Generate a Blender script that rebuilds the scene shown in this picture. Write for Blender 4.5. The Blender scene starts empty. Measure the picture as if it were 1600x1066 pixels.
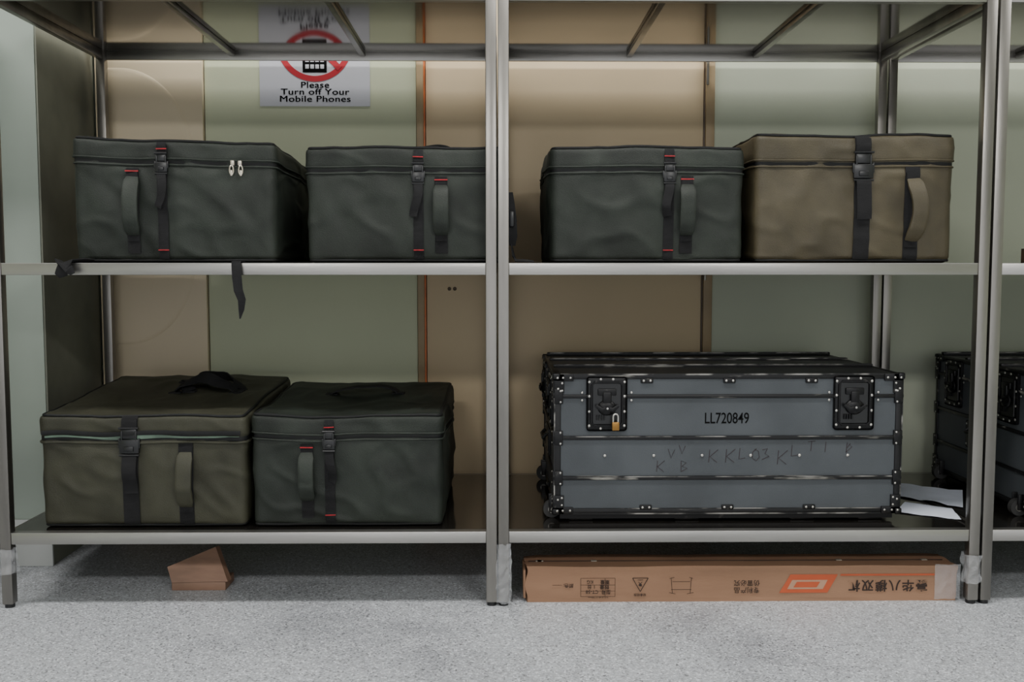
import bpy, bmesh, math, random
from mathutils import Vector, Matrix, noise
random.seed(7)
C = bpy.context.scene.collection
R = math.radians

# ------------------------------------------------------------------ materials
def lin(c):
    return tuple(((v/255)/12.92 if v/255 <= .04045 else ((v/255+.055)/1.055)**2.4) for v in c)

def mat(name, rgb, rough=.6, metal=0.0, var=.15, nscale=6, bump=0.0, bscale=60, stretch=(1,1,1), rvar=0.0, spec=.5, sheen=0, alpha=1, rgb2=None, lo=.35, hi=.65, detail=4):
    m = bpy.data.materials.new(name); m.use_nodes = True
    nt = m.node_tree; N = nt.nodes; L = nt.links
    b = N['Principled BSDF']
    tc = N.new('ShaderNodeTexCoord'); mp = N.new('ShaderNodeMapping'); mp.inputs['Scale'].default_value = stretch
    L.new(tc.outputs['Object'], mp.inputs['Vector'])
    n1 = N.new('ShaderNodeTexNoise'); n1.inputs['Scale'].default_value = nscale; n1.inputs['Detail'].default_value = detail
    L.new(mp.outputs[0], n1.inputs['Vector'])
    cr = N.new('ShaderNodeValToRGB')
    c = lin(rgb)
    if rgb2 is None:
        a = [max(0, x*(1-var)) for x in c]; d = [min(1, x*(1+var)) for x in c]
    else:
        a = c; d = lin(rgb2)
    cr.color_ramp.elements[0].position = lo; cr.color_ramp.elements[1].position = hi
    cr.color_ramp.elements[0].color = (*a, 1); cr.color_ramp.elements[1].color = (*d, 1)
    L.new(n1.outputs['Fac'], cr.inputs[0]); L.new(cr.outputs[0], b.inputs['Base Color'])
    b.inputs['Metallic'].default_value = metal
    b.inputs['Specular IOR Level'].default_value = spec
    b.inputs['Roughness'].default_value = rough
    if rvar:
        mr = N.new('ShaderNodeMapRange'); mr.inputs['To Min'].default_value = rough-rvar; mr.inputs['To Max'].default_value = rough+rvar
        L.new(n1.outputs['Fac'], mr.inputs[0]); L.new(mr.outputs[0], b.inputs['Roughness'])
    if bump:
        n2 = N.new('ShaderNodeTexNoise'); n2.inputs['Scale'].default_value = bscale; n2.inputs['Detail'].default_value = 3
        L.new(mp.outputs[0], n2.inputs['Vector'])
        bp = N.new('ShaderNodeBump'); bp.inputs['Strength'].default_value = bump; bp.inputs['Distance'].default_value = .004
        L.new(n2.outputs['Fac'], bp.inputs['Height']); L.new(bp.outputs[0], b.inputs['Normal'])
    if alpha < 1: b.inputs['Alpha'].default_value = alpha
    return m

M = {}
M['steel'] = mat('stainless_steel', (140,137,132), .33, .95, .25, 9, .06, 200, (1,1,.12), rvar=.10)
M['steelh'] = mat('stainless_lip', (160,158,154), .34, .95, .25, 7, .06, 200, (.12,1,1), rvar=.10)
M['plate'] = mat('stainless_plate', (106,101,95), .09, .95, .14, 3, .02, 8, (1,1,1), rvar=.02)
M['wgreen'] = mat('wall_paint_green', (187,192,164), .7, 0, .04, 1.5, .05, 90)
M['wgreen2'] = mat('wall_paint_grey_green', (179,185,166), .7, 0, .05, 1.5, .05, 90)
M['beige'] = mat('door_laminate_beige', (192,173,141), .55, 0, .05, 1.2, .03, 60)
M['beige2'] = mat('door_moulded_beige', (210,195,166), .5, 0, .04, 1.2, .03, 60)
M['jamb'] = mat('door_jamb', (150,130,98), .5, 0, .15, 5)
M['jamb_d'] = mat('door_jamb_dark', (84,70,54), .5, 0, .15, 5)
M['gap_light'] = mat('door_gap_painted_light', (206,112,58), .5, 0, .2, 14)  # orange tint of light through the door gap, put into the colour
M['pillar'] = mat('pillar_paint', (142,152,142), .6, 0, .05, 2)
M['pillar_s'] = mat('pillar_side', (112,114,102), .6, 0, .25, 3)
M['white'] = mat('white_trim', (180,182,180), .5, 0, .04, 4)
M['ceil'] = mat('ceiling_paint', (220,220,216), .8, 0, .02, 3)
M['paper'] = mat('sign_paper', (182,183,190), .45, 0, .02, 5)
M['sheet'] = mat('paper_sheet', (212,218,232), .6, 0, .03, 20)
M['red'] = mat('sign_red', (160,22,36), .5, 0, .03, 5)
M['ink'] = mat('black_ink', (7,7,8), .7, 0, .1, 5, spec=.1)
M['fab_g'] = mat('fabric_dark_green', (33,38,33), .52, 0, .32, 7, .35, 420, spec=.3)
M['fab_g2'] = mat('fabric_green_grip', (38,43,38), .58, 0, .25, 12, .3, 300, spec=.3)
M['fab_o'] = mat('fabric_olive', (52,52,41), .56, 0, .22, 7, .35, 420, spec=.3)
M['fab_k'] = mat('fabric_khaki', (67,61,45), .48, 0, .22, 7, .35, 420, spec=.35)
M['pipe'] = mat('piping_black', (16,17,18), .6, 0, .2, 20, spec=.3)
M['web'] = mat('webbing_black', (19,19,21), .75, 0, .25, 30, .5, 500, (1,1,3), spec=.3)
M['plast'] = mat('black_plastic', (14,15,17), .32, 0, .15, 10)
M['redst'] = mat('red_stitching', (150,20,30), .7, 0, .2, 80)
M['zip'] = mat('zip_puller_metal', (190,182,168), .3, .6, .1, 20)
M['lining'] = mat('pale_green_lining', (92,112,98), .7, 0, .25, 15)
M['cpanel'] = mat('case_panel_grey', (69,73,77), .48, 0, .12, 5, .12, 300, spec=.3, detail=7)
M['ctop'] = mat('case_top_dark', (46,47,49), .5, 0, .2, 6, .15, 200)
M['cblack'] = mat('case_black_extrusion', (15,15,17), .42, 0, nscale=20, rgb2=(140,138,132), lo=.60, hi=.72, stretch=(.3,.6,1.4), detail=9, spec=.35)
M['calu'] = mat('case_worn_aluminium', (20,20,21), .4, .3, nscale=14, rgb2=(140,138,134), lo=.48, hi=.60, stretch=(.6,.6,1), detail=8)
M['cblk'] = mat('case_black_hardware', (13,13,15), .38, .2, nscale=40, rgb2=(70,68,66), lo=.62, hi=.8, detail=6, spec=.35)
M['rivet'] = mat('rivet_silver', (185,183,178), .3, .8, .1, 20)
M['brass'] = mat('padlock_brass', (150,112,60), .35, .9, .1, 20)
M['rubber'] = mat('wheel_rubber', (44,44,44), .7, 0, .1, 20)
M['scrib'] = mat('marker_scribble', (40,26,31), .7, 0, .1, 20)
M['card'] = mat('cardboard', (142,110,88), .75, 0, .08, 5, .1, 120, (.5,1,3), spec=.2)
M['carddk'] = mat('cardboard_ink', (40,27,22), .8, 0, .1, 20)
M['cardor'] = mat('cardboard_orange', (170,76,42), .7, 0, .08, 12)
M['cardlt'] = mat('cardboard_mark_pale', (164,128,104), .7, 0, .05, 12)
M['wood'] = mat('wood_brown', (132,102,84), .6, 0, .16, 8, .1, 80, (1,6,1))
M['film'] = mat('plastic_film', (216,218,222), .18, 0, .05, 30, .9, 60, alpha=.24)
M['blue'] = mat('dark_folder', (30,33,42), .5, 0, .2, 8)
M['redbox'] = mat('red_folder', (120,28,28), .5, 0, .1, 8)
M['brownbox'] = mat('brown_box', (76,60,44), .6, 0, .1, 8)

# floor
def floor_mat():
    m = bpy.data.materials.new('terrazzo_floor'); m.use_nodes = True
    nt = m.node_tree; N = nt.nodes; L = nt.links; b = N['Principled BSDF']
    tc = N.new('ShaderNodeTexCoord')
    v = N.new('ShaderNodeTexVoronoi'); v.inputs['Scale'].default_value = 210
    L.new(tc.outputs['Object'], v.inputs['Vector'])
    sep = N.new('ShaderNodeSeparateColor'); L.new(v.outputs['Color'], sep.inputs[0])
    cr = N.new('ShaderNodeValToRGB'); e = cr.color_ramp.elements
    e[0].position = 0; e[0].color = (*lin((98,99,102)),1)
    e[1].position = 1; e[1].color = (*lin((216,219,224)),1)
    x = e.new(.14); x.color = (*lin((154,156,160)),1)
    x = e.new(.82); x.color = (*lin((180,184,189)),1)
    L.new(sep.outputs[0], cr.inputs[0])
    n = N.new('ShaderNodeTexNoise'); n.inputs['Scale'].default_value = 1.1; n.inputs['Detail'].default_value = 7; n.inputs['Roughness'].default_value = .62
    L.new(tc.outputs['Object'], n.inputs['Vector'])
    c2 = N.new('ShaderNodeValToRGB'); e = c2.color_ramp.elements
    e[0].position = .33; e[0].color = (.62,.62,.63,1); e[1].position = .50; e[1].color = (1,1,1,1)
    L.new(n.outputs['Fac'], c2.inputs[0])
    mx = N.new('ShaderNodeMix'); mx.data_type = 'RGBA'; mx.blend_type = 'MULTIPLY'; mx.inputs[0].default_value = 1
    L.new(cr.outputs[0], mx.inputs[6]); L.new(c2.outputs[0], mx.inputs[7])
    L.new(mx.outputs[2], b.inputs['Base Color'])
    b.inputs['Roughness'].default_value = .38
    return m
M['floor'] = floor_mat()

# ------------------------------------------------------------------ mesh builder
class MB:
    def __init__(s):
        s.v=[]; s.f=[]; s.m=[]; s.s=[]; s.slots=[]; s.M=Matrix.Identity(4)
    def slot(s, k):
        if k not in s.slots: s.slots.append(k)
        return s.slots.index(k)
    def add(s, vs, fs, k, smooth=False):
        o=len(s.v); mi=s.slot(k)
        s.v += [s.M @ Vector(p) for p in vs]
        for f in fs:
            s.f.append([i+o for i in f]); s.m.append(mi); s.s.append(smooth)
    def bm(s, b, k, smooth=False):
        b.verts.index_update()
        s.add([v.co.copy() for v in b.verts], [[v.index for v in f.verts] for f in b.faces], k, smooth); b.free()
    def box(s, x0,x1,y0,y1,z0,z1,k,bev=0,seg=2,rot=None):
        b=bmesh.new(); bmesh.ops.create_cube(b,size=1)
        for v in b.verts: v.co=Vector((v.co.x*(x1-x0),v.co.y*(y1-y0),v.co.z*(z1-z0)))
        if bev: bmesh.ops.bevel(b,geom=list(b.edges),offset=bev,segments=seg,affect='EDGES',profile=.5)
        c=Vector(((x0+x1)/2,(y0+y1)/2,(z0+z1)/2))
        for v in b.verts:
            if rot: v.co = rot @ v.co
            v.co+=c
        s.bm(b,k,bev>0)
    def sweep(s, pts, w, t, k, wd=None, closed=False, n=10, power=4, smooth=True):
        pts=[Vector(p) for p in pts]; N=len(pts); vs=[]; fs=[]
        W=lambda i: w[i] if hasattr(w,'__len__') else w
        T_=lambda i: t[i] if hasattr(t,'__len__') else t
        prev=None
        for i,p in enumerate(pts):
            a=pts[(i-1)%N] if (closed or i>0) else p; c=pts[(i+1)%N] if (closed or i<N-1) else p
            T=(c-a).normalized()
            if wd is not None:
                ref=Vector(wd[i]) if hasattr(wd[0],'__len__') else Vector(wd)
            else:
                ref=prev if prev is not None else (Vector((0,0,1)) if abs(T.z)<.8 else Vector((1,0,0)))
            Wv=(ref-T*ref.dot(T)).normalized(); prev=Wv; Nv=T.cross(Wv)
            for j in range(n):
                an=2*math.pi*(j+.5)/n; cx,cy=math.cos(an),math.sin(an)
                e=2/power
                cx=math.copysign(abs(cx)**e,cx); cy=math.copysign(abs(cy)**e,cy)
                vs.append(p+Wv*cx*W(i)/2+Nv*cy*T_(i)/2)
        for i in range(N if closed else N-1):
            for j in range(n):
                a=i*n+j; b=i*n+(j+1)%n; c=((i+1)%N)*n+(j+1)%n; d=((i+1)%N)*n+j
                fs.append([a,b,c,d])
        if not closed:
            fs.append(list(range(n))[::-1]); fs.append([(N-1)*n+j for j in range(n)])
        s.add(vs,fs,k,smooth)
    def tube(s,pts,r,k,closed=False,n=8): s.sweep(pts,2*r,2*r,k,None,closed,n,2)
    def cyl(s,p0,p1,r,k,n=20):
        s.sweep([p0,p1],2*r,2*r,k,None,False,n,2)
    def ball(s,c,r,k,sc=(1,1,1),u=10,v=6):
        b=bmesh.new(); bmesh.ops.create_uvsphere(b,u_segments=u,v_segments=v,radius=r)
        for q in b.verts: q.co=Vector((q.co.x*sc[0],q.co.y*sc[1],q.co.z*sc[2]))+Vector(c)
        s.bm(b,k,True)
    def build(s,name,origin=(0,0,0),parent=None,auto=35):
        me=bpy.data.meshes.new(name); O=Vector(origin)
        me.from_pydata([tuple(p-O) for p in s.v],[],s.f)
        for k in s.slots: me.materials.append(M[k])
        me.polygons.foreach_set('material_index',s.m); me.polygons.foreach_set('use_smooth',s.s)
        me.update()
        b=bmesh.new(); b.from_mesh(me); bmesh.ops.recalc_face_normals(b,faces=b.faces); b.to_mesh(me); b.free()
        if any(s.s):
            try: me.set_sharp_from_angle(angle=R(auto))
            except Exception: pass
        ob=bpy.data.objects.new(name,me); C.objects.link(ob)
        if parent: ob.parent=parent
        else: ob.location=O
        return ob

def empty(name,loc):
    e=bpy.data.objects.new(name,None); e.location=loc; e.empty_display_size=.1; C.objects.link(e); return e

def text(name,body,loc,size,k,parent,rot=(90,0,0),sx=1,off=0,align='CENTER',spacing=1,line=1):
    c=bpy.data.curves.new(name,'FONT'); c.body=body; c.size=size; c.align_x=align; c.align_y='CENTER'
    c.extrude=.0003; c.offset=off; c.space_character=spacing; c.space_line=line
    c.materials.append(M[k])
    o=bpy.data.objects.new(name,c); C.objects.link(o)
    o.rotation_euler=[R(a) for a in rot]; o.scale=(sx,1,1)
    o.parent=parent; o.location=Vector(loc)-parent.location
    return o

# ------------------------------------------------------------------ room
WY=4.05
def simple(name,*boxes,origin=None):
    mb=MB()
    for b in boxes: mb.box(*b[:7],**(b[7] if len(b)>7 else {}))
    if origin is None: origin=((boxes[0][0]+boxes[0][1])/2,(boxes[0][2]+boxes[0][3])/2,boxes[0][4])
    return mb.build(name,origin)
simple('floor',(-4.5,4.5,-3.5,WY+.1,-.1,0,'floor'),origin=(0,0,0))
simple('ceiling',(-4.5,4.5,-3.5,WY+.1,3.0,3.1,'ceil'))
simple('wall_back',(-4.5,-1.172,WY+.03,WY+.1,0,3.0,'wgreen2'),(-1.172,-.33,WY,WY+.1,0,3.0,'wgreen'),(.87,4.5,WY,WY+.1,0,3.0,'wgreen2'),(-.33,.87,WY+.03,WY+.1,0,3.0,'wgreen2'),origin=(0,WY,0))
simple('wall_left',(-4.6,-4.5,-3.5,WY+.1,0,3.0,'wgreen2'))
simple('wall_right',(4.5,4.6,-3.5,WY+.1,0,3.0,'wgreen2'))
# flat beige door with jambs
mb=MB()
mb.box(-.292,.826,WY+.004,WY+.029,.004,2.35,'beige',bev=.003)
mb.box(-.328,-.300,WY-.014,WY+.029,.0,2.39,'jamb',bev=.003)
mb.box(-.300,-.294,WY-.006,WY+.020,.0,2.37,'gap_light')  # solid strip standing in for the light showing between jamb and leaf
mb.box(.832,.868,WY-.012,WY+.029,.0,2.39,'jamb',bev=.003)
mb.box(.826,.832,WY-.001,WY+.028,.0,2.37,'jamb_d')
mb.box(-.3,.84,WY-.012,WY+.029,2.355,2.39,'jamb')
for z in (.5,1.02,1.80):
    mb.cyl((.836,WY-.018,z),(.836,WY-.018,z+.09),.006,'steel')
mb.ball((-.178,WY+.003,.985),.008,'jamb_d',(1,.5,1)); mb.ball((-.20,WY+.003,.985),.008,'jamb_d',(1,.5,1))
mb.build('door_1',(0.27,WY,0))
# door leaf with one softly raised round-cornered panel
mb=MB()
mb.box(-1.60,-1.176,WY-.02,WY+.029,.004,2.35,'beige2',bev=.003)
poly=[(-1.585,1.86),(-1.50,1.86)]
for i in range(1,25):
    a=R(90-90*i/24); poly.append((-1.50+.285*math.cos(a),1.50+.36*math.sin(a)))
for i in range(0,25):
    a=R(-90*i/24); poly.append((-1.50+.285*math.cos(a),1.12+.36*math.sin(a)))
poly+=[(-1.585,.76)]
pcx,pcz=-1.42,1.31; rings=[]
for f,dy in ((1.0,-.0200),(.985,-.0235),(.965,-.0245),(.90,-.0255)):
    rings.append([(pcx+(x-pcx)*(1-(1-f)*1.9),WY+dy,pcz+(z-pcz)*f) for x,z in poly])
vs=[p for r_ in rings for p in r_]; m_=len(poly); fs=[]
for k_ in range(3):
    for i in range(m_): fs.append([k_*m_+i,k_*m_+(i+1)%m_,(k_+1)*m_+(i+1)%m_,(k_+1)*m_+i])
fs.append([3*m_+i for i in range(m_)])
mb.add(vs,fs,'beige2')
mb.build('door_2',(-1.39,WY,0))
# pillar
mb=MB()
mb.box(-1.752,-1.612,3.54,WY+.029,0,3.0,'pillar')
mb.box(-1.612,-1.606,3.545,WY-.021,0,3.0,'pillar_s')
mb.build('wall_partition',(-1.68,3.8,0))
simple('baseboard_left',(-1.758,-1.600,3.528,3.54,0,.17,'white',{'bev':.003}))

# ------------------------------------------------------------------ ceiling lights
def lamp(x,y,w,h,e,col=(1,.98,.95)):
    E=empty('ceiling_light',(x,y,2.96))
    mb=MB(); mb.box(x-w/2-.03,x+w/2+.03,y-h/2-.03,y+h/2+.03,2.965,2.999,'white',bev=.004)
    mb.build('housing',(x,y,2.96),E)
    l=bpy.data.lights.new('tube_light','AREA'); l.shape='RECTANGLE'; l.size=w; l.size_y=h; l.energy=e; l.color=col
    o=bpy.data.objects.new('tube_light',l); C.objects.link(o); o.parent=E; o.location=(0,0,0)
lamp(-2.3,2.35,1.2,.3,46); lamp(.3,2.35,1.2,.3,46); lamp(2.9,2.35,1.2,.3,46)
lamp(-.6,3.55,2.2,.3,36)
lamp(1.9,3.55,2.2,.3,36)
lamp(-1.2,-1.2,1.2,.5,95); lamp(1.6,-1.2,1.2,.5,95)
w=bpy.data.worlds.new('world'); bpy.context.scene.world=w; w.use_nodes=True
w.node_tree.nodes['Background'].inputs[0].default_value=(.96,.975,1,1)
w.node_tree.nodes['Background'].inputs[1].default_value=1.4

# ------------------------------------------------------------------ shelving
P=.017
def rack(x0,x1,y0=3.1,y1=3.965):
    """x0,x1 = post centre lines"""
    mb=MB()
    for x in (x0,x1):
        for y in (y0,y1):
            mb.box(x-P,x+P,y-P,y+P,.012,1.97,'steel',bev=.003)
            mb.cyl((x,y,0),(x,y,.013),.015,'plast')
            mb.box(x-P+.001,x+P-.001,y-P+.001,y+P-.001,1.968,1.975,'plast',bev=.002)
    for zt in (.240,1.084,1.915):
        a,b=x0+P,x1-P
        mb.box(a-.012,b+.012,y0+P,y1-P,zt-.003,zt,'plate')
        mb.box(a,b,y0-P+.004,y0+P+.001,zt-.003,zt,'steelh')
        mb.box(a,b,y1-P-.001,y1+P-.004,zt-.003,zt,'steelh')
        mb.box(a,b,y0-P+.003,y0-P+.010,zt-.037,zt-.001,'steelh',bev=.002)
        mb.box(a,b,y0-P+.009,y0+.012,zt-.037,zt-.033,'steelh')
        mb.box(a,b,y1+.002,y1+P-.002,zt-.037,zt-.001,'steelh',bev=.002)
        for x in (x0,x1):
            mb.box(x-.012,x+.012,y0+P,y1-P,zt-.037,zt-.003,'steel',bev=.002)
        for i in (1,2):
            xr=x0+(x1-x0)*i/3
            mb.box(xr-.011,xr+.011,y0+.012,y1+.002,zt-.022,zt-.003,'steel',bev=.003)
    return mb.build('steel_shelving_rack',((x0+x1)/2,(y0+y1)/2,0))
RL=rack(-1.545,-.023); RR=rack(.015,1.509); rack(1.550,3.045)
rack(-3.30,-1.785)

# plastic film left on post feet
def film(x,y,z0,z1,seed,r,E):
    mb=MB(); n=18; rows=12; vs=[]; fs=[]
    for i in range(rows+1):
        z=z0+(z1-z0)*i/rows
        for j in range(n):
            a=2*math.pi*j/n
            c,s_=math.cos(a),math.sin(a)
            rr=r*(1/max(abs(c),abs(s_)))**.7
            rr+=.010*noise.noise(Vector((c*3+seed,s_*3,z*40)))+.004
            vs.append((x+c*rr,y+s_*rr,z+.006*noise.noise(Vector((c*2,s_*2+seed,z*20)))))
    for i in range(rows):
        for j in range(n):
            a=i*n+j; b=i*n+(j+1)%n; fs.append([a,b,b+n,a+n])
    mb.add(vs,fs,'film'); mb.build('plastic_film_wrap',E.location,E)
film(.015,3.1,.012,.20,1,.020,RR); film(1.509,3.1,.07,.16,5,.021,RR); film(-1.545,3.1,.11,.19,9,.020,RL)

# ------------------------------------------------------------------ soft bags
def make_bag(name,x0,x1,y0,y1,z0,H,fab,grip,seam,ty=0,tx=0,seed=0,strap=0,handle=0,style=1,zpull=None,toph=None,opened=False,lean=0,nb=.010,amp=.8):
    cx,cy=(x0+x1)/2,(y0+y1)/2; hx,hy=(x1-x0)/2,(y1-y0)/2; r=.022
    E=empty(name,(cx,cy,z0)); O=Vector((cx,cy,z0)); sd=Vector((seed*7.3,seed*3.1,seed))
    def deform(p,n):
        p=Vector(p); n=Vector(n)
        fx=1-min(1,abs(p.x)/hx)**2; fy=1-min(1,abs(p.y)/hy)**2; zz=(p.z-H/2)/(H/2); fz=1-min(1,abs(zz))**2
        b=abs(n.y)*fx*fz*nb+abs(n.x)*fy*fz*nb
        if n.z>.3: b+=n.z*fx*fy*(-.010)
        q=Vector((p.x+p.z*.5,p.y,p.z-p.x*.25))
        w=.010*noise.noise(q*4.5+sd)+.006*noise.noise(Vector((q.x*16,q.y*9,q.z*6))+sd)
        ridge=1-abs(noise.noise(Vector((p.x*6+p.z*8,p.y*6,p.z*5-p.x*4))+sd*2))*2
        w+=.007*max(0,ridge-.55)*2
        edge=.4+.6*min(1,3*(fx*fz if abs(n.y)>.5 else fy*fz if abs(n.x)>.5 else fx*fy))
        d=b+w*edge*amp
        if n.z<.5:
            k=(p.z-seam)/.006
            d+=.005*(1/(1+math.exp(-max(-30,min(30,k))))) - .005*math.exp(-k*k)
        if n.z<-.3: d=0
        p=p+n*d
        t=max(0,p.z)/H
        p.z+=t*t*(ty*(p.y/(2*hy)+.5)+tx*(p.x/(2*hx)+.5)+.008*noise.noise(Vector((p.x*5,p.y*5,seed*5))))
        p.z=max(p.z,0.0)
        return p
    def front(x,z,off=0.0):
        "point on the front panel of the bag; x local, z height"
        if z>H-r: dz=z-(H-r); c=math.sqrt(max(0,r*r-dz*dz)); y=-(hy-r)-c
        elif z<r: dz=r-z; c=math.sqrt(max(0,r*r-dz*dz)); y=-(hy-r)-c
        else: y=-hy
        p=deform((x,y,z),(0,-1,0)); return O+p+Vector((0,-off,0))
    def loop(z,inset=0,nz=0,off=0,m=18):
        pts=[]; a,b=hx-r,hy-r; rr=r-inset
        def seg(p,q,n0,cnt):
            for i in range(cnt):
                t=i/cnt; pts.append(((p[0]+(q[0]-p[0])*t,p[1]+(q[1]-p[1])*t,z),n0))
        def arc(c0,a0):
            for i in range(6):
                an=a0+math.pi/2*i/6; pts.append(((c0[0]+rr*math.cos(an),c0[1]+rr*math.sin(an),z),(math.cos(an),math.sin(an),0)))
        X,Y=a+rr,b+rr
        seg((-a,-Y),(a,-Y),(0,-1,0),m); arc((a,-b),-math.pi/2)
        seg((X,-b),(X,b),(1,0,0),m); arc((a,b),0)
        seg((a,Y),(-a,Y),(0,1,0),m); arc((-a,b),math.pi/2)
        seg((-X,b),(-X,-b),(-1,0,0),m); arc((-a,-b),math.pi)
        out=[]
        for p,n in pts:
            nn=Vector(n)
            if nz: nn=(nn+Vector((0,0,nz))).normalized()
            out.append(O+deform(p,nn)+nn*off)
        return out
    b=bmesh.new(); bmesh.ops.create_cube(b,size=1)
    bmesh.ops.subdivide_edges(b,edges=list(b.edges),cuts=49,use_grid_fill=True)
    mb=MB(); half=Vector((hx,hy,H/2))
    for v in b.verts:
        q=[]
        for a_,h_ in zip(v.co,half):
            t=.45*a_*2+.55*math.sin(math.pi*a_); q.append(t*h_)
        p=Vector(q); inner=Vector([max(-(h_-r),min(h_-r,c)) for c,h_ in zip(p,half)])
        d=p-inner; n=d.normalized(); p=inner+n*r
        p.z+=H/2
        v.co=O+deform(p,n)
    mb.bm(b,fab,True); mb.build('fabric_shell',O,E,auto=80)
    mb=MB(); g=.293*r
    mb.tube(loop(H-g,g,1,.001),.0045,'pipe',True)
    mb.tube(loop(g+.002,g,0,.001),.0042,'pipe',True)
    if not opened:
        lp=loop(seam,0,0,.0005)
        mb.sweep(lp,.014,.004,'pipe',(0,0,1),True,8,4)
        mb.tube(loop(seam+.010,0,0,.0),.003,grip,True); mb.tube(loop(seam-.010,0,0,.0015),.003,grip,True)
    else:
        mb.sweep(loop(seam,0,0,.0015),.020,.004,'pipe',(0,0,1),True,8,4)
        ctr=[front(-hx*.95+hx*1.9*i/40,seam+.003+.003*math.sin(i*.37),.004) for i in range(41)]
        wid=[.002+.012*math.sin(math.pi*min(1,(i+2)/40))**.5*(.68+.32*math.cos(i*.30+.6)) for i in range(41)]
        mb.sweep(ctr,wid,.003,'lining',(0,0,1),False,8,4)
        mb.sweep([front(-hx*.97+hx*1.94*i/30,seam+.017+.002*math.sin(i*.5),.007) for i in range(31)],.014,.004,'pipe',(0,0,1),False,8,4)
        mb.tube(loop(seam-.014,0,0,.002),.0045,grip,True)
    mb.build('piping_and_zip',O,E)
    # strap with buckle
    mb=MB(); sw=.032 if style==1 else .052; sx=strap-cx
    zt=H-.028 if style==1 else H-.004
    mb.sweep([front(sx,zt-(zt-.012)*i/40,.0035) for i in range(41)],sw,.003,'web',(1,0,0),False,8,6)
    bz=seam-.012; bw=sw*.60; c=front(sx,bz,0); yb=c.y; xb=c.x; zb=z0+bz; bh=.026 if style==1 else .036
    mb.box(xb-bw,xb+bw,yb-.016,yb-.004,zb-bh,zb+bh*.25,'plast',bev=.003)
    mb.box(xb-bw*.8,xb+bw*.8,yb-.014,yb-.004,zb+bh*.3,zb+bh*1.15,'plast',bev=.003)
    for s_ in (-1,1):
        mb.box(xb+s_*bw*1.0-.003,xb+s_*bw*1.0+.003,yb-.014,yb-.006,zb-bh*.55,zb+bh*.35,'plast',bev=.002)
        mb.box(xb+s_*bw*.72-.003,xb+s_*bw*.72+.003,yb-.016,yb-.006,zb+bh*.1,zb+bh*1.0,'plast',bev=.002)
    mb.box(xb-bw*.5,xb+bw*.5,yb-.020,yb-.012,zb-bh*.8,zb-bh*.35,'plast',bev=.003)
    mb.cyl((xb-bw,yb-.014,zb-bh*1.15),(xb+bw,yb-.014,zb-bh*1.15),.0035,'plast',10)
    mb.cyl((xb-bw,yb-.014,zb+bh*1.25),(xb+bw,yb-.014,zb+bh*1.25),.0035,'plast',10)
    mb.sweep([front(sx,H-.012-(H-.012-seam-bh*.8)*i/8,.007) for i in range(9)],sw*.92,.003,'web',(1,0,0),False,8,6)
    ln=.105 if style==1 else .125
    dp=[]; wd=[]
    for i in range(15):
        t=i/14; zz=bz-bh*1.05-ln*t
        p=front(sx+(.016*math.sin(t*3+seed) if style==1 else .004)*t,zz,.012+.014*math.sin(math.pi*min(1,t*1.1))*(.6))
        dp.append(p); wd.append((math.cos(.5*t*(1 if style==1 else .1)),-math.sin(.5*t*(1 if style==1 else .1)),.15*t if style==1 else 0))
    mb.sweep(dp,sw*.9,.003,'web',wd,False,8,6)
    if style==1:
        for zz in (H-.034,.040): 
            o_=.0105 if zz>.1 else .0065
            mb.sweep([front(sx-sw/2,zz,o_),front(sx,zz,o_),front(sx+sw/2,zz,o_)],.0035,.002,'redst',(0,0,1),False,6,4)
    mb.build('strap_and_buckle',O,E)
    # carry handle
    mb=MB(); hxl=handle-cx; hw=.042 if style==1 else .050
    htop=seam-.020 if style==1 else seam-.012; hb=.030 if style==1 else .004
    mb.sweep([front(hxl,htop-(htop-hb)*i/24,.003) for i in range(25)],hw*.95,.003,'web',(1,0,0),False,8,6)
    g0=seam-.048; g1=.088 if style==1 else .07
    pts=[];ws=[];ts=[]
    for i in range(21):
        t=i/20; out=.006+.026*math.sin(math.pi*t)**.6
        pts.append(front(hxl+lean*math.sin(math.pi*t),g0-(g0-g1)*t,out))
        e=min(1,.78+2.5*min(t,1-t)); ws.append((.048 if style==1 else .050)*e); ts.append(.006+.009*min(1,5*min(t,1-t)))
    mb.sweep(pts,ws,ts,grip,(1,0,0),False,12,6)
    for zz in (g0+.008,g1-.010):
        mb.sweep([front(hxl-hw*.42,zz,.006),front(hxl+hw*.42,zz,.006)],.022,.003,'web',(0,0,1),False,8,6)
    if style==1:
        mb.sweep([front(hxl-hw*.48,g0+.018,.009),front(hxl+hw*.48,g0+.018,.009)],.004,.002,'redst',(0,0,1),False,6,4)
    mb.build('carry_handle',O,E)
    if zpull:
        mb=MB()
        for dx in (-.011,.011):
            c=front(zpull-cx+dx,seam,.006)
            mb.box(c.x-.006,c.x+.006,c.y-.006,c.y+.002,c.z-.006,c.z+.010,'zip',bev=.002)
            ring=[(c.x+.006*math.cos(a)+dx*.25,c.y-.005,c.z-.020+.014*math.sin(a)) for a in [2*math.pi*i/16 for i in range(16)]]
            mb.tube(ring,.0022,'zip',True,6)
            mb.box(c.x+dx*.3-.003,c.x+dx*.3+.003,c.y-.007,c.y-.004,c.z-.038,c.z-.020,'zip',bev=.001)
        mb.build('zip_pullers',O,E)
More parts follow.
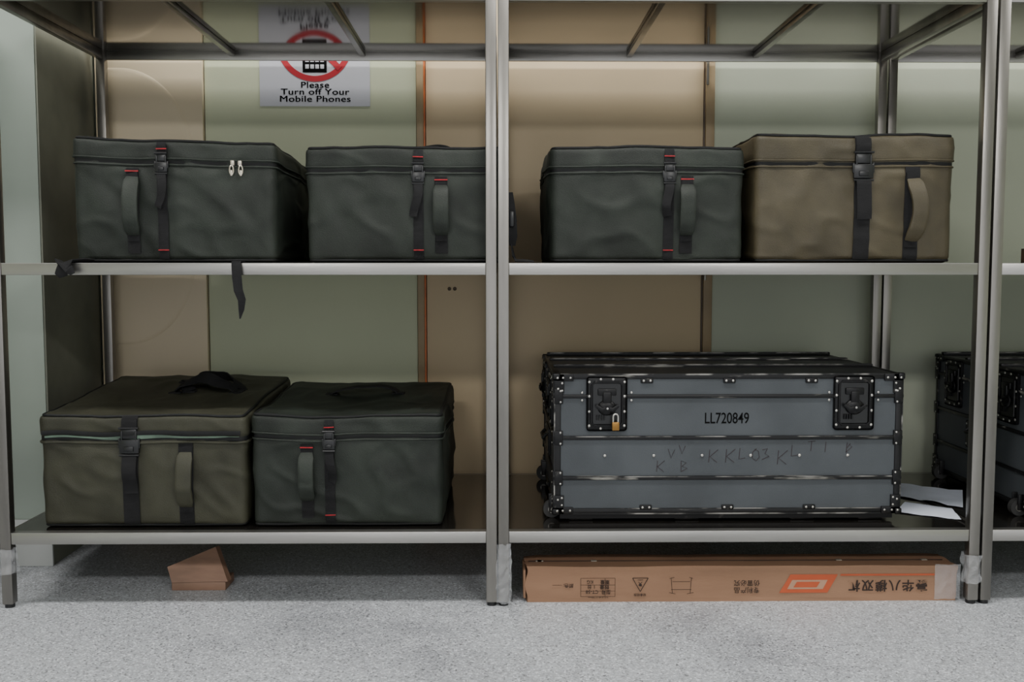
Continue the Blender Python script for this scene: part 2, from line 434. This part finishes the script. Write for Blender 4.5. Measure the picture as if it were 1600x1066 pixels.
    if toph:
        mb=MB()
        for (ax,ay,bx,by,hh,ww,tw) in toph:
            pts=[];wd=[]
            pa=O+deform((ax,ay,H),(0,0,1)); pb=O+deform((bx,by,H),(0,0,1))
            L_=(pb-pa); side=Vector((-L_.y,L_.x,0)).normalized()
            for i in range(21):
                t=i/20; p=pa.lerp(pb,t); base=deform((ax+(bx-ax)*t,ay+(by-ay)*t,H),(0,0,1)).z+z0
                p.z=base+.004+hh*math.sin(math.pi*t)**.6; p+=side*.03*math.sin(math.pi*2*t)*tw
                pts.append(p); wd.append(side+Vector((0,0,tw*1.2*math.sin(math.pi*t))))
            mb.sweep(pts,ww,.006,'web',wd,False,8,5)
            for q in (pa,pb): mb.box(q.x-.022,q.x+.022,q.y-.022,q.y+.022,q.z-.001,q.z+.005,'web',bev=.002)
        mb.build('top_handle',O,E)
    return E
Z1,Z2=.2405,1.0845
BA=make_bag('equipment_bag',-1.325,-.70,3.15,3.80,Z2,.392,'fab_g','fab_g2',.318,ty=-.03,tx=-.018,seed=1,strap=-1.045,handle=-1.138,zpull=-.816)
BB=make_bag('equipment_bag',-.600,.020,3.15,3.80,Z2,.362,'fab_g','fab_g2',.288,seed=2,strap=-.250,handle=-.179,toph=[(-.0,-.16,.14,-.16,.022,.03,0)])
make_bag('equipment_bag',.165,.768,3.15,3.80,Z2,.364,'fab_g','fab_g2',.290,seed=3,strap=.534,handle=.590)
make_bag('equipment_bag',.812,1.435,3.15,3.80,Z2,.405,'fab_k','fab_k',.312,seed=4,strap=1.142,handle=1.301,style=2,lean=.018)
make_bag('equipment_bag',-1.455,-.808,3.15,3.85,Z1,.365,'fab_o','fab_o',.290,ty=.05,seed=5,strap=-1.169,handle=-.995,style=2,opened=True,
         toph=[(-.02,.05,.20,.02,.045,.050,.7),(.03,.22,.20,.08,.030,.050,-.8),(-.03,.20,.03,.05,.02,.045,.5)])
make_bag('equipment_bag',-.785,-.18,3.15,3.83,Z1,.362,'fab_g','fab_g2',.292,ty=.03,seed=6,strap=-.538,handle=-.610,
         toph=[(-.12,.10,.12,.10,.026,.07,0)])

# loose straps caught on the rack, hanging over the shelf edge
mb=MB()
pts=[(-.812,3.16,1.088),(-.808,3.11,1.089),(-.806,3.078,1.088),(-.804,3.071,1.07),(-.803,3.072,1.04),(-.800,3.074,1.00),(-.790,3.076,.97),(-.793,3.079,.94),(-.798,3.08,.912)]
mb.sweep(pts,[.03,.03,.03,.03,.03,.028,.026,.018,.004],.003,'web',[(1,0,0)]*5+[(1,.3,0),(1,.8,0),(1,.5,0),(1,.2,0)],False,8,5)
mb.sweep([(-1.27,3.14,1.089),(-1.29,3.11,1.091),(-1.31,3.077,1.090),(-1.33,3.068,1.075),(-1.335,3.068,1.055),(-1.35,3.070,1.045)],[.03,.03,.035,.04,.04,.02],.004,'web',(1,0,.4),False,8,5)
mb.sweep([(-1.36,3.13,1.089),(-1.35,3.085,1.091),(-1.335,3.066,1.082),(-1.31,3.062,1.066),(-1.30,3.064,1.050)],[.02,.028,.03,.03,.016],.004,'web',(1,0,-.5),False,8,5)
mb.build('hanging_straps',RL.location,RL)
mb=MB()
mb.sweep([(.032,3.22,1.31),(.038,3.21,1.27),(.044,3.205,1.22),(.046,3.205,1.17),(.044,3.21,1.14)],[.03,.03,.03,.03,.02],.006,'web',(1,.4,0),False,8,5)
mb.box(.030,.050,3.195,3.215,1.20,1.25,'plast',bev=.004)
mb.sweep([(.042,3.21,1.14),(.05,3.18,1.10),(.062,3.15,1.092),(.085,3.135,1.091),(.11,3.145,1.089)],[.02,.022,.026,.026,.012],.004,'web',(0,1,.3),False,8,5)
mb.build('side_strap',BB.location,BB)

# ------------------------------------------------------------------ flight case
def make_case(x0,y0,z0,label=None,padlock=False,scrib=False):
    Wd,Dp,H=1.135,.73,.486; E=empty('flight_case',(x0+Wd/2,y0+Dp/2,z0)); O=E.location.copy()
    T0=Matrix.Translation((x0,y0,z0)); mb=MB(); mb.M=T0; b0=.026
    mb.box(.004,Wd-.004,.004,Dp-.004,b0,H-.004,'cpanel')
    mb.box(.02,Wd-.02,.02,Dp-.02,H-.005,H-.001,'ctop')
    ed=.022
    for z in (b0,H-ed*.8):
        for y in (0,Dp-ed): mb.box(0,Wd,y,y+ed,z,z+ed*.8,'cblack',bev=.004)
        for x in (0,Wd-ed): mb.box(x,x+ed,0,Dp,z,z+ed*.8,'cblack',bev=.004)
    for x in (0,Wd-ed):
        for y in (0,Dp-ed): mb.box(x,x+ed,y,y+ed,b0,H,'cblack',bev=.004)
    for z,h in ((.413,.012),(.277,.013),(.145,.013)):
        mb.box(-.002,Wd+.002,-.003,.02,z-h/2,z+h/2,'cblack',bev=.003)
        mb.box(-.002,Wd+.002,Dp-.02,Dp+.003,z-h/2,z+h/2,'cblack',bev=.003)
        mb.box(-.003,.02,-.002,Dp+.002,z-h/2,z+h/2,'cblack',bev=.003)
        mb.box(Wd-.02,Wd+.003,-.002,Dp+.002,z-h/2,z+h/2,'cblack',bev=.003)
        if z<.4: mb.box(.03,Wd-.03,-.0036,.0,z+h/2-.0035,z+h/2-.0005,'calu')
    # worn bare-metal arrises
    mb.box(.02,Wd-.02,-.0012,.002,H-.004,H+.0008,'calu'); mb.box(.02,Wd-.02,-.0012,.002,b0-.001,b0+.003,'calu')
    mb.box(.02,Wd-.02,-.0012,.002,b0+.0165,b0+.019,'calu')
    mb.box(Wd-.003,Wd+.001,-.0012,.002,.06,H-.04,'calu'); mb.box(-.001,.003,-.0012,.002,.06,H-.04,'calu')
    for y,h in ((.25,.009),(.50,.008),(Dp-.03,.012)):
        mb.box(.01,Wd-.01,y-.012,y+.012,H-.004,H+h,'cblack',bev=.003)
        mb.box(.02,Wd-.02,y-.0125,y-.010,H+h-.004,H+h+.0005,'calu')
    for x in (.05,.40,.78,Wd-.13): mb.box(x,x+.08,.02,Dp-.02,.0,b0+.002,'cblk',bev=.004)
    mb.box(.02,Wd-.02,.012,.03,.008,b0+.002,'cblk')
    for y in (.07,Dp-.07):
        mb.cyl((-.004,y-.012,.028),(-.004,y+.012,.028),.028,'rubber',24)
        mb.cyl((-.004,y-.014,.028),(-.004,y+.014,.028),.012,'rivet',16)
        mb.box(-.014,.03,y-.024,y-.016,.02,.075,'cblk',bev=.003); mb.box(-.014,.03,y+.016,y+.024,.02,.075,'cblk',bev=.003)
    mb.build('case_body',O,E)
    def rv(m,x,z,y=-.004,r=.0042): m.ball((x,y,z),r,'rivet',(1,.55,1),8,6)
    def face(m,L_,latches,handle=False):
        for sx in (0,1):
            for top in (0,1):
                X=lambda a: a if sx==0 else L_-a
                Zz=lambda a: H-a if top else b0+a
                def bx(a0,a1,c0,c1,t=.004):
                    xs=sorted((X(a0),X(a1))); zs=sorted((Zz(c0),Zz(c1)))
                    m.box(xs[0],xs[1],-t,.004,zs[0],zs[1],'cblk',bev=.0015)
                bx(0,.032,0,.062); bx(0,.062,0,.023); 
                m.box(*sorted((X(-.005),X(.018))),-.007,.016,*sorted((Zz(-.003),Zz(.018))),'cblk',bev=.005)
                for a,c in ((.010,.012),(.025,.030),(.028,.012),(.052,.012),(.012,.048),(.025,.054)):
                    rv(m,X(a),Zz(c),-.005 if (a,c)!=(.010,.012) else -.008,.0038)
            X=(lambda a:a) if sx==0 else (lambda a:L_-a)
            for zc in (.413,.277,.145):
                m.box(*sorted((X(0),X(.028))),-.005,.004,zc-.024,zc+.024,'cblk',bev=.002)
                for dz in (-.018,.018): rv(m,X(.020),zc+dz,-.006,.0036)
        n=3 if L_>1 else 1
        for i in range(n):
            x=(.30+.268*i) if n==3 else L_/2
            for zc in (H-.022,b0+.022):
                m.box(x-.020,x+.020,-.004,.004,zc-.008,zc+.008,'cblk',bev=.003)
                rv(m,x-.011,zc,-.005); rv(m,x+.011,zc,-.005)
        for c,zb_,zt_ in latches:
            w=.066; m.box(c-w,c+w,-.005,.004,zb_,zt_,'cblk',bev=.010,seg=3)
            rim=[]
            a=.050; h0,h1=zb_+.018,zt_-.018
            for px,pz in ((c-a,h0+.01),(c-a,h1-.01),(c-a+.01,h1),(c+a-.01,h1),(c+a,h1-.01),(c+a,h0+.01),(c+a-.01,h0),(c-a+.01,h0)):
                rim.append((px,-.007,pz))
            m.sweep(rim,.007,.007,'cblk',(0,1,0),True,6,2)
            m.box(c-a+.006,c+a-.006,-.0062,0,h0+.006,h1-.006,'plast')
            zc=(zb_+zt_)/2
            m.box(c-.030,c+.030,-.014,-.004,zc+.028,zc+.050,'cblk',bev=.003)
            m.box(c-.014,c+.014,-.018,-.004,zc+.000,zc+.040,'cblk',bev=.004)
            m.ball((c,-.010,zc-.012),.030,'cblk',(1,.35,.85),16,10)
            m.sweep([(c-.036,-.020,zc-.004),(c-.018,-.022,zc-.018),(c,-.023,zc-.012),(c+.018,-.022,zc-.018),(c+.036,-.020,zc-.004)],[.010,.016,.012,.016,.010],.006,'cblk',(0,0,1),False,8,3)
            for i in range(4):
                m.box(c-.034+.008*i,c-.030+.008*i,-.014,-.006,zc-.052,zc-.036,'cblk')
            m.cyl((c,-.022,zc-.012),(c,-.027,zc-.012),.007,'cblk',14)
            m.cyl((c,-.026,zc-.012),(c,-.028,zc-.012),.0035,'rivet',10)
            for px in (-.057,.057):
                for q in (.10,.36,.64,.90): rv(m,c+px,zb_+(zt_-zb_)*q,-.006,.0046)
            for px in (-.02,.02):
                rv(m,c+px,zb_+.009,-.006,.0046); rv(m,c+px,zt_-.009,-.006,.0046)
            for q in (-.080,.080):
                rv(m,c+q,.425,-.001); rv(m,c+q,.400,-.001)
        if handle:
            c=L_/2
            m.box(c-.09,c+.09,-.005,.004,.165,.265,'cblk',bev=.008,seg=3)
            m.box(c-.072,c+.072,-.0062,0,.178,.252,'plast')
            m.tube([(c-.055,-.008,.240),(c-.055,-.022,.225),(c+.055,-.022,.225),(c+.055,-.008,.240)],.006,'cblk')
            for px in (-.08,.08):
                for zz in (.178,.252): rv(m,c+px,zz,-.006)
    m=MB(); m.M=T0; face(m,Wd,[(.170,.300,.478),(.974,.302,.480)])
    for x in (.165,.325,.483,.642,.802,.960): rv(m,x,.218,.002,.0052)
    m.build('front_hardware',O,E)
    m=MB(); m.M=Matrix.Translation((x0,y0+Dp,z0))@Matrix.Rotation(-math.pi/2,4,'Z'); face(m,Dp,[(.16,.300,.478),(.57,.300,.478)],True)
    m.build('side_hardware',O,E)
    if padlock:
        m=MB(); m.M=T0; cx=.196
        m.box(cx-.012,cx+.012,-.036,-.022,.306,.334,'brass',bev=.003)
        m.tube([(cx-.008,-.029,.332),(cx-.008,-.029,.350)]+[(cx-.008*math.cos(a),-.029,.350+.009*math.sin(a)) for a in [math.pi*i/8 for i in range(1,8)]]+[(cx+.008,-.029,.350),(cx+.008,-.029,.332)],.0028,'rivet')
        m.build('padlock',O,E)
    if label:
        text('case_number',label,(x0+.562,y0+.0032,z0+.339),.050,'ink',E,sx=.74,off=.0003)
    if scrib:
        G={'K':[[(0,0),(.1,1)],[(.9,1),(.1,.45),(.8,0)]],'V':[[(0,1),(.4,0),(.9,.9)]],'B':[[(0,0),(0,1),(.6,.8),(.1,.5),(.7,.3),(0,0)]],
           'L':[[(.1,1),(0,0),(.7,.1)]],'3':[[(0,.9),(.6,1),(.3,.55),(.8,.3),(0,0)]],'T':[[(0,.95),(.9,1)],[(.45,1),(.35,0)]],'1':[[(.3,1),(.2,0)]],'D':[[(0,0),(.1,1),(.7,.6),(0,.1)],[(.1,.5),(.5,.9)]],
           'O':[[(.5,1),(.1,.7),(.1,.2),(.5,0),(.8,.3),(.7,.8),(.3,.95)]]}
        m=MB(); m.M=T0
        for ch,x,z,s_ in (('K',.335,.165,.036),('V',.372,.210,.030),('V',.408,.224,.028),('B',.415,.165,.036),('K',.505,.195,.042),('K',.560,.195,.044),('L',.604,.206,.036),('O',.645,.200,.040),('3',.680,.204,.036),('K',.730,.188,.046),('L',.775,.215,.036),('T',.830,.232,.032),('1',.88,.228,.034),('D',.955,.225,.034)):
            for st in G[ch]:
                m.tube([(x+a*s_*.8,.0036,z+c*s_) for a,c in st],.0012,'scrib',n=4)
        m.build('marker_scribbles',O,E)
make_case(.180,3.20,.2405,'LL720849',True,True)
make_case(1.745,3.20,.2405)

# ------------------------------------------------------------------ carton
cx0,cx1,cy0,cy1,ch=.086,1.470,3.120,3.252,.116
E=empty('cardboard_box',((cx0+cx1)/2,(cy0+cy1)/2,0)); O=E.location.copy()
b=bmesh.new(); bmesh.ops.create_cube(b,size=1); bmesh.ops.subdivide_edges(b,edges=list(b.edges),cuts=30,use_grid_fill=True)
mb=MB()
for v in b.verts:
    p=Vector(((v.co.x)*(cx1-cx0),v.co.y*(cy1-cy0),(v.co.z+.5)*ch))
    endf=max(0,abs(v.co.x)*2-.93)/.07
    if p.z>.01:
        p.z+=.003*noise.noise(Vector((p.x*6,p.y*10,1)))*(1+endf*2)-.006*endf*(.5+noise.noise(p*20))
    p.y+=-.0 if p.z<.01 else .002*noise.noise(Vector((p.x*5,0,p.z*12)))
    p.x+=endf*.010*noise.noise(Vector((p.x,p.y*25,p.z*25)))
    v.co=p+O
mb.bm(b,'card')
mb.box(cx0+.01,cx1-.02,cy0+.055,cy0+.057,ch+.0005,ch+.0025,'carddk')
for x in (.12,.126,.30,1.10,1.38): mb.box(x,x+.018,cy0+.05,cy0+.062,ch+.001,ch+.0035,'zip')
mb.box(cx0-.008,cx0+.0,cy0+.004,cy1-.006,.012,ch-.012,'card',bev=.002)
mb.box(cx1+.000,cx1+.006,cy0+.006,cy1-.004,.008,ch-.016,'card',bev=.002)
mb.build('carton',O,E)
yF=cy0-.0022
def tx(n,s_,x,z,size,k='carddk',**kw): text(n,s_,(x,yF,z),size,k,E,rot=(90,180,0),**kw)
tx('title_lettering','豪华八模双杠',1.250,.053,.040,spacing=1.18,off=.0006)
tx('notice_lettering','专利产品\n仿冒必究',.795,.050,.021,line=1.1)
tx('spec_lettering','型号  CT-58\n数量   1 台\n重量     KG',.318,.050,.0155,line=1.05)
tx('spec_small','S:15 X140 X1200mm',.318,.016,.0075)
tx('colour_lettering','颜色: ——',.205,.055,.015)
tx('handle_care','轻拿轻放',.452,.024,.010)
mb=MB()
def ln(x0_,z0_,x1_,z1_,w=.0014,k='carddk'):
    mb.sweep([(x0_,yF,z0_),(x1_,yF,z1_)],w,.0006,k,None,False,4,2,False)
for z in (.018,.036,.056,.078): ln(.262,z,.372,z)
for x in (.262,.340,.372): ln(x,.018,x,.078)
tri=[(.428,.078),(.478,.078),(.453,.034)]
for a,b_ in zip(tri,tri[1:]+tri[:1]): ln(*a,*b_,w=.003)
mb.ball((.453,yF,.056),.005,'carddk',(1,.1,1)); ln(.447,.066,.459,.050,.002); ln(.459,.066,.447,.054,.002); ln(.444,.072,.462,.072,.002)
for a in ((.552,.078,.556,.028),(.617,.078,.613,.028),(.547,.076,.562,.080),(.610,.080,.622,.076),(.552,.040,.617,.040),(.546,.030,.566,.026),(.603,.026,.624,.030),(.556,.066,.613,.066)): ln(*a,w=.0018)
mb.add([(.900,yF,.028),(1.055,yF,.028),(1.088,yF,.088),(.935,yF,.088)],[[0,1,2,3]],'cardor')
mb.add([(.925,yF-.0004,.040),(1.040,yF-.0004,.040),(1.055,yF-.0004,.070),(.941,yF-.0004,.070)],[[0,1,2,3]],'cardlt')
mb.add([(.945,yF-.0008,.046),(1.020,yF-.0008,.046),(1.031,yF-.0008,.064),(.956,yF-.0008,.064)],[[0,1,2,3]],'cardor')
mb.add([(1.095,yF,.083),(1.40,yF,.083),(1.40,yF,.089),(1.098,yF,.089)],[[0,1,2,3]],'cardor')
mb.build('printed_graphics',O,E)
mb=MB(); vs=[];fs=[]
for i in range(9):
    for j in range(7):
        x=1.40+.082*i/8; z=ch*(j/6)
        vs.append((x,cy0-.0035-.006*abs(noise.noise(Vector((x*40,z*40,3)))),.006+z*.98+.006*noise.noise(Vector((x*50,z*30,9)))))
for i in range(8):
    for j in range(6): a=i*7+j; fs.append([a,a+1,a+8,a+7])
mb.add(vs,fs,'film'); mb.build('torn_tape',O,E)

# ------------------------------------------------------------------ wooden offcut on the floor
mb=MB()
mb.box(-1.086,-.908,3.252,3.36,0,.028,'wood',bev=.0015)
vs=[(-1.106,3.272,.074),(-1.084,3.246,.029),(-.900,3.250,.030),(-.956,3.315,.130)]
v2=[tuple(Vector(p)+Vector((.004,.030,-.004 if p[2]>.05 else 0))) for p in vs]
mb.add(vs+v2,[[0,1,2,3],[7,6,5,4],[0,4,5,1],[1,5,6,2],[2,6,7,3],[3,7,4,0]],'wood')
mb.build('wooden_block',(-1.0,3.30,0))

# ------------------------------------------------------------------ paper sheets
mb=MB()
def sheet(p0,p1,p2,p3,z,amp,seed):
    vs=[];fs=[];n=10
    for i in range(n+1):
        for j in range(n+1):
            a=Vector(p0).lerp(Vector(p1),i/n); b_=Vector(p3).lerp(Vector(p2),i/n); p=a.lerp(b_,j/n)
            vs.append((p.x,p.y,z+amp*abs(noise.noise(Vector((i*.25,j*.2,seed))))))
    for i in range(n):
        for j in range(n): a=i*(n+1)+j; fs.append([a,a+1,a+n+2,a+n+1])
    mb.add(vs,fs,'sheet',True)
sheet((1.345,3.31),(1.520,3.20),(1.560,3.36),(1.44,3.46),.2420,.008,1)
sheet((1.43,3.56),(1.60,3.36),(1.72,3.62),(1.53,3.76),.2430,.010,4)
mb.build('paper_sheets',(1.52,3.45,.242))

# ------------------------------------------------------------------ no phone sign
sx0,sx1,sz0,sz1=-.952,-.513,1.714,2.27; sc=-.732; ys=WY-.003
E=empty('no_mobile_phone_sign',(sc,ys,sz0)); O=E.location.copy()
mb=MB(); mb.box(sx0,sx1,ys,WY-.0005,sz0,sz1,'paper')
cz=1.962; r_=.140
ring=[(sc+r_*math.cos(a),ys-.001,cz+r_*math.sin(a)) for a in [2*math.pi*i/64 for i in range(64)]]
mb.sweep(ring,.024,.001,'red',[(math.cos(2*math.pi*i/64),0,math.sin(2*math.pi*i/64)) for i in range(64)],True,6,6)
mb.sweep([(sc-.10,ys-.0024,cz+.10),(sc+.10,ys-.0024,cz-.10)],.024,.0008,'red',(1,0,1),False,6,6)
mb.box(sc-.048,sc+.048,ys-.0015,ys,cz-.115,cz+.10,'ink',bev=.0007)
mb.box(sc-.048,sc-.025,ys-.0015,ys,cz+.09,cz+.125,'ink')
mb.box(sc-.034,sc+.034,ys-.0019,ys,cz+.03,cz+.085,'paper')
for i in range(4):
    for j in range(4):
        x=sc-.030+.020*j; z=cz-.092+.026*i
        mb.box(x-.0072,x+.0072,ys-.0019,ys,z-.008,z+.008,'paper')
mb.build('sign_sheet',O,E)
# bold weight: the same line set twice a hair apart
for dx,dz in ((-.0007,0),(.0007,.0004)):
    text('sign_line_a','Please',(sc+dx,ys-.001,1.797+dz),.034,'ink',E,sx=1.28,spacing=1.06)
    text('sign_line_b','Turn off Your',(sc+dx,ys-.001,1.770+dz),.034,'ink',E,sx=1.33,spacing=1.06)
    text('sign_line_c','Mobile Phones',(sc+dx,ys-.001,1.742+dz),.034,'ink',E,sx=1.33,spacing=1.06)

# ------------------------------------------------------------------ things on neighbouring racks
def stack(name,x0,x1,y0,y1,z,items):
    mb=MB(); zz=z
    for i,(h,k) in enumerate(items):
        o=.01*math.sin(i*2.3)
        mb.box(x0+o,x1+o,y0,y1,zz,zz+h*.18,k,bev=.001); mb.box(x0+o,x1+o,y0,y1,zz+h*.82,zz+h,k,bev=.001)
        mb.box(x0+o+.004,x1+o-.006,y0+.006,y1,zz+h*.18,zz+h*.82,'white')
        mb.box(x0+o,x0+o+.004,y0,y1,zz,zz+h,k); zz+=h
    return mb.build(name,((x0+x1)/2,(y0+y1)/2,z))
stack('binder_stack',-2.25,-1.83,3.2,3.5,1.0845,[(.05,'blue'),(.04,'blue'),(.05,'ctop'),(.06,'blue'),(.05,'blue')])
stack('binder_stack',-2.25,-1.83,3.2,3.5,.2405,[(.06,'redbox'),(.06,'blue'),(.07,'ctop'),(.05,'redbox')])
stack('binder_stack',1.79,2.07,3.15,3.40,1.0845,[(.05,'brownbox')])

# ------------------------------------------------------------------ camera
cam=bpy.data.cameras.new('camera'); cam.lens=35; cam.sensor_width=36
co=bpy.data.objects.new('camera',cam); C.objects.link(co)
co.location=(0,0,1.066); co.rotation_euler=(R(90-4.15),0,R(-.77))
bpy.context.scene.camera=co
